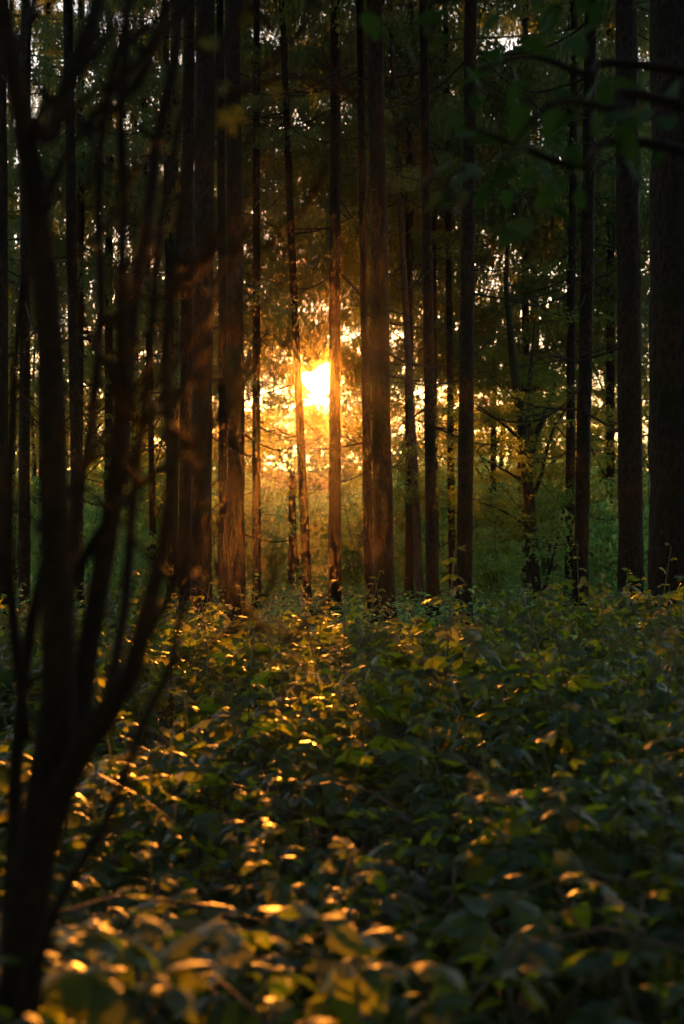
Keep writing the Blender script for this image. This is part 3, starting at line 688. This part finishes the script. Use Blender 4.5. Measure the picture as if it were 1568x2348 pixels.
rt = np.random.default_rng(78)                                          # fine side twigs of the shrub
for i in range(120):
    si = rt.integers(len(STEMS)); L = STEMS[si]; k = rt.integers(1, len(L) - 1); a, b, w, dd = L[k]
    if b > 1750 or b < -50: continue
    sx = rt.choice([-1, 1, 1]); l = rt.uniform(70, 260)
    q = [P(a, b, dd), P(a + sx * l * .35, b - l * .35, dd - .05), P(a + sx * l * .6, b - l * rt.uniform(.5, .9), dd - rt.uniform(0, .2)), P(a + sx * l * rt.uniform(.6, 1.0), b - l * rt.uniform(.9, 1.4), dd - rt.uniform(0, .3))]
    link('twig', mk_mesh('twig', *tube(smooth_path([v - SO for v in q], 10), np.linspace(.0055, .0014, 10), 6), M['shrub_bark']), STEM_OB[si])

def hand_leaf(seed, lobes=5):
    """palmate leaf of separate pointed leaflets"""
    r = np.random.default_rng(seed); g = Geo()
    g.add(*tube([(0, -.5, .02), (0, -.2, .03), (0, 0, 0)], [.016, .013, .012], 4))
    for a in np.linspace(-1.5, 1.5, lobes):
        V, Fc = leaflet(1.0 - .2 * abs(a), .30, 7, seed + int(a * 7) + 40, r.uniform(.1, .5), .3)
        g.add(V @ rots(np.array([-a]), r.normal(0, .1), 0.)[0].T, Fc)
    return mk_mesh('leaf', *g.arr(), M['beech_leaf_own'])
M['beech_leaf_own'] = leaf_mat('beech_leaf_own', (.045, .08, .02), (.06, .11, .025), (.12, .11, .008), (.20, .17, .012), .5, .5, .3, True, 'object')
HAND = [hand_leaf(s, 5) for s in range(3)]
def simple_leaf(seed):
    V, Fc = leaflet(1, .58, 8, seed, .3, .25); g = Geo(); g.add(*tube([(0, -.18, .03), (0, 0, 0)], [.012, .01], 4)); g.add(V, Fc)
    return mk_mesh('leaf', *g.arr(), M['shade_leaf'])
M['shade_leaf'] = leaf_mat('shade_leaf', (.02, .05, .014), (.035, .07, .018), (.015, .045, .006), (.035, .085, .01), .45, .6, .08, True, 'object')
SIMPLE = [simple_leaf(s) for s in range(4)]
for px, py, dd, s, rx, ry, rz, kind in [(528, 252, 2.3, .044, -1.45, .1, 3.0, 0), (512, 195, 2.3, .024, -1.2, .3, 2.4, 1), (632, 200, 2.25, .024, -1.3, -.3, 3.4, 2), (560, 30, 2.3, .04, -1.0, .2, 2.7, 1), (480, 90, 2.35, .035, -1.1, .4, 3.6, 2)]:
    link('leaf', HAND[kind], shrub, P(px, py, dd) - SO, (rx, ry, rz), s)

# sapling standing outside the right edge, its leafy limbs reaching into the top of the view
sap = tag(link('overhanging_sapling', None, None, (1.75, 3.4, float(gz(1.75, 3.4)))), 'broadleaf sapling whose dark blurred leaves hang into the top right', 'sapling')
O2 = sap.location.copy()
link('trunk', mk_mesh('trunk', *tube(smooth_path([(0, 0, -.05), (.02, 0, 1.4), (-.05, .05, 2.6), (-.02, .1, 4.2)], 16), np.linspace(.05, .02, 16), 10, .03, 3), M['shrub_bark']), sap)
r = np.random.default_rng(77)
LIMBS = [[(1.70, 3.4, 2.2), P(1500, 330, 3.3), P(1330, 380, 3.2), P(1180, 330, 3.1), P(1060, 285, 3.0)],
         [(1.70, 3.4, 2.5), P(1480, 150, 3.5), P(1350, 170, 3.4), P(1220, 130, 3.3), P(1100, 160, 3.2)],
         [(1.70, 3.4, 2.9), P(1500, -60, 3.4), P(1300, -40, 3.2), P(1100, -10, 3.0), P(880, 20, 2.9)],
         [(1.70, 3.4, 2.3), P(1520, 230, 3.0), P(1420, 250, 2.9), P(1260, 240, 2.8), P(1130, 400, 2.8)]]
for L in LIMBS:
    path = smooth_path([Vector(q) - O2 for q in L], 22)
    limb = link('limb', mk_mesh('limb', *tube(path, np.linspace(.016, .003, 22), 7), M['shrub_bark']), sap)
    for k in range(21):
        p = path[r.integers(5, 22)] + np.array([r.normal(0, .06), r.normal(0, .08), r.normal(-.04, .05)])
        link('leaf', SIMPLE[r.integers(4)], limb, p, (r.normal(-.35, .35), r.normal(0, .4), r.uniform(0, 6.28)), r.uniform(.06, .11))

# mossy stump at the left edge
d = 8.2; x = (6 - CX) / F * d; z0 = float(gz(x, d))
u = np.linspace(0, 2 * np.pi, 18, endpoint=False); V = []; rr = np.random.default_rng(3)
for k, f in enumerate(np.linspace(0, 1, 8)):
    R_ = .22 * math.cos(f * 1.45) ** .55 * (1 + .10 * np.sin(u * 3 + f) + .05 * rr.normal(0, 1, 18)); V += [np.stack([R_ * np.cos(u), R_ * np.sin(u), 0 * u + 0.74 * f], 1)]
V = np.concatenate(V + [np.array([[0, 0, .76]])]); Fc = []
for k in range(7):
    for j in range(18):
        p, q = k * 18 + j, k * 18 + (j + 1) % 18; Fc += [(p, q, q + 18), (p, q + 18, p + 18)]
for j in range(18): Fc.append((7 * 18 + j, 7 * 18 + (j + 1) % 18, 8 * 18))
tag(link('mossy_stump', mk_mesh('mossy_stump', V, np.array(Fc), M['moss']), None, (x, d, z0 - .05)), 'rounded mossy stump at the left edge behind the shrub', 'stump')

# ------------------------------------------------------------------ the gap in the foliage through which the low sun shines on the clearing
bpy.context.view_layer.update()
tx_, tz_ = SUN_DIR.x / SUN_DIR.y, SUN_DIR.z / SUN_DIR.y
cutc = {'crown', 'bough', 'foliage', 'branch'}
for o in list(bpy.data.objects):
    if o.type != 'MESH' or o.parent is None or o.name.split('.')[0] not in cutc or o.matrix_world.translation.y < 15: continue
    me = o.data; mw = np.array(o.matrix_world)
    bb = np.array([tuple(o.matrix_world @ Vector(c)) for c in o.bound_box])
    x0 = bb[:, 0] - tx_ * (bb[:, 1] - 7); z0 = bb[:, 2] - tz_ * (bb[:, 1] - 7)
    if x0.min() > 3.5 or x0.max() < -1.5 or z0.min() > 2.9 or (x0.min() > .5 and bb[:, 1].max() < 28.5): continue
    nv, nf = len(me.vertices), len(me.polygons)
    V = np.empty(nv * 3, np.float32); me.vertices.foreach_get('co', V); V = V.reshape(-1, 3)
    Fc = np.empty(nf * 3, np.int32); me.loops.foreach_get('vertex_index', Fc); Fc = Fc.reshape(-1, 3)
    c = V[Fc].mean(1) @ mw[:3, :3].T + mw[:3, 3]
    x0 = c[:, 0] - tx_ * (c[:, 1] - 7); z0 = c[:, 2] - tz_ * (c[:, 1] - 7)
    rag = .22 * vnoise(c[:, 0] * 5, c[:, 2] * 6, 3)
    beam = (x0 + rag > np.where(c[:, 1] < 32, -1.0, -1.2)) & (x0 + rag < .32) & (z0 + rag > .15) & (z0 + rag < 1.2)
    beam |= (c[:, 1] > 28.5) & (x0 + rag > 2.5) & (x0 + rag < 3.4) & (z0 > 0) & (z0 < 2.1)              # and on the beech
    e = c - [0, 0, EYE]; e /= np.linalg.norm(e, axis=1)[:, None]
    cone = np.arccos(np.clip(e @ np.array(SUN_DIR), -1, 1)) < math.radians(.62) * (1 + .55 * vnoise(e[:, 0] * 260, e[:, 2] * 260, 12))
    keep = ~(cone | beam) if o.name.split('.')[0] != 'branch' else ~cone
    if o.name.split('.')[0] == 'branch':
        if cone.any(): bpy.data.objects.remove(o)
        continue
    if (~keep).sum() < 60 and not cone.any(): continue
    if keep.sum() < 20: keep[:20] = True
    used, inv = np.unique(Fc[keep].ravel(), return_inverse=True)
    o.data = mk_mesh(me.name, V[used], inv.reshape(-1, 3), list(me.materials), bool(me.polygons[0].use_smooth))

# ------------------------------------------------------------------ labels that single out each of the many alike
ORD = ('first second third fourth fifth sixth seventh eighth ninth tenth eleventh twelfth thirteenth fourteenth fifteenth sixteenth seventeenth eighteenth nineteenth twentieth twenty-first '
       'twenty-second twenty-third twenty-fourth twenty-fifth twenty-sixth twenty-seventh twenty-eighth twenty-ninth thirtieth').split()
def view_px(o): return CX + o.location.x / o.location.y * F
def number_off(obs, text, parts):
    """count a kind from the left inside each stretch of the view: (px limit, words)"""
    lo = -1e9
    for lim, words in parts:
        row = sorted([o for o in obs if lo <= view_px(o) < lim], key=view_px); lo = lim
        for k, o in enumerate(row):
            o['label'] = text.format(n='only' if len(row) == 1 else ORD[k], where=words)
tops = [o for o in bpy.data.objects if o.parent is None]
deep = [o for o in tops if o.name.startswith('spruce_tree') and 'drooping boughs in the deeper rows' in o.get('label', '')]
number_off(deep, '{n} from the left of the drooping deeper row spruces {where}', [(0, 'beyond the left edge'), (300, 'behind the main shrub stem'), (500, 'behind the right shrub stems'), (730, 'left of the sun'), (950, 'right of the sun'), (1090, 'at the bright gap'), (1290, 'around the forked beech'), (1568, 'between the right edge trunks'), (9999, 'beyond the right edge')])
number_off([o for o in tops if o.name.startswith('bush')], '{n} from the left of the green bushes {where}', [(300, 'in the hollow behind the main shrub stem'), (520, 'in the hollow behind the right shrub stems'), (700, 'in the hollow left below the sun'), (850, 'in the hollow right below the sun'), (1000, 'in the hollow behind the thick middle trunk'), (1120, 'in the hollow below the bright gap'), (1300, 'in the hollow beside the forked beech'), (9999, 'in the hollow between the right edge trunks')])
number_off([o for o in tops if o.name.startswith('young_beech')], '{n} from the left of the leafy young beeches {where}', [(0, 'beyond the left edge'), (250, 'behind the main shrub stem'), (600, 'behind the right shrub stems'), (1300, 'around the forked beech'), (1568, 'behind the right edge trunks'), (9999, 'beyond the right edge')])
plants = sorted([o for o in tops if o.name.startswith('bramble_plant')], key=lambda o: o.location.y)
rows = ['row of blurred brambles along the bottom edge', 'second row of blurred brambles up from the bottom edge', 'third row of blurred brambles up from the bottom edge', 'fourth row of blurred brambles up from the bottom edge', 'farthest row of large leaved brambles before the thicket']
for k, words in enumerate(rows):
    row = sorted(plants[k * 17:(k + 1) * 17], key=view_px)
    for j, o in enumerate(row): o['label'] = f'{ORD[j]} from the left in the {words}'

# ------------------------------------------------------------------ evening haze between the trees, also standing in for the orange lens veil
bpy.context.view_layer.update()
HAZE_TOP = max((o.matrix_world @ Vector(c)).z for o in bpy.data.objects if o.type == 'MESH' for c in o.bound_box) + 1
hv = np.array([(sx, sy, sz) for sx in (-140, 140) for sy in (-45, 250) for sz in (-5.8, HAZE_TOP)], float)
hf = np.array([(0, 1, 3), (0, 3, 2), (4, 6, 7), (4, 7, 5), (0, 4, 5), (0, 5, 1), (2, 3, 7), (2, 7, 6), (0, 2, 6), (0, 6, 4), (1, 5, 7), (1, 7, 3)])
hm, t = new_mat('haze')
pv = N(t, 'ShaderNodeVolumePrincipled'); pv.inputs['Color'].default_value = (1, .82, .6, 1); pv.inputs['Density'].default_value = .00025
pv.inputs['Anisotropy'].default_value = .86
pw = N(t, 'ShaderNodeVolumePrincipled'); pw.inputs['Color'].default_value = (1, .82, .6, 1); pw.inputs['Density'].default_value = .00002
pw.inputs['Anisotropy'].default_value = .985                                    # narrow lobe added to imitate lens bloom close round the sun
pa = N(t, 'ShaderNodeAddShader'); t.links.new(pv.outputs[0], pa.inputs[0]); t.links.new(pw.outputs[0], pa.inputs[1])
o = N(t, 'ShaderNodeOutputMaterial'); t.links.new(pa.outputs[0], o.inputs['Volume'])
tag(link('haze', mk_mesh('haze', hv, hf, hm, False)), kind='stuff')
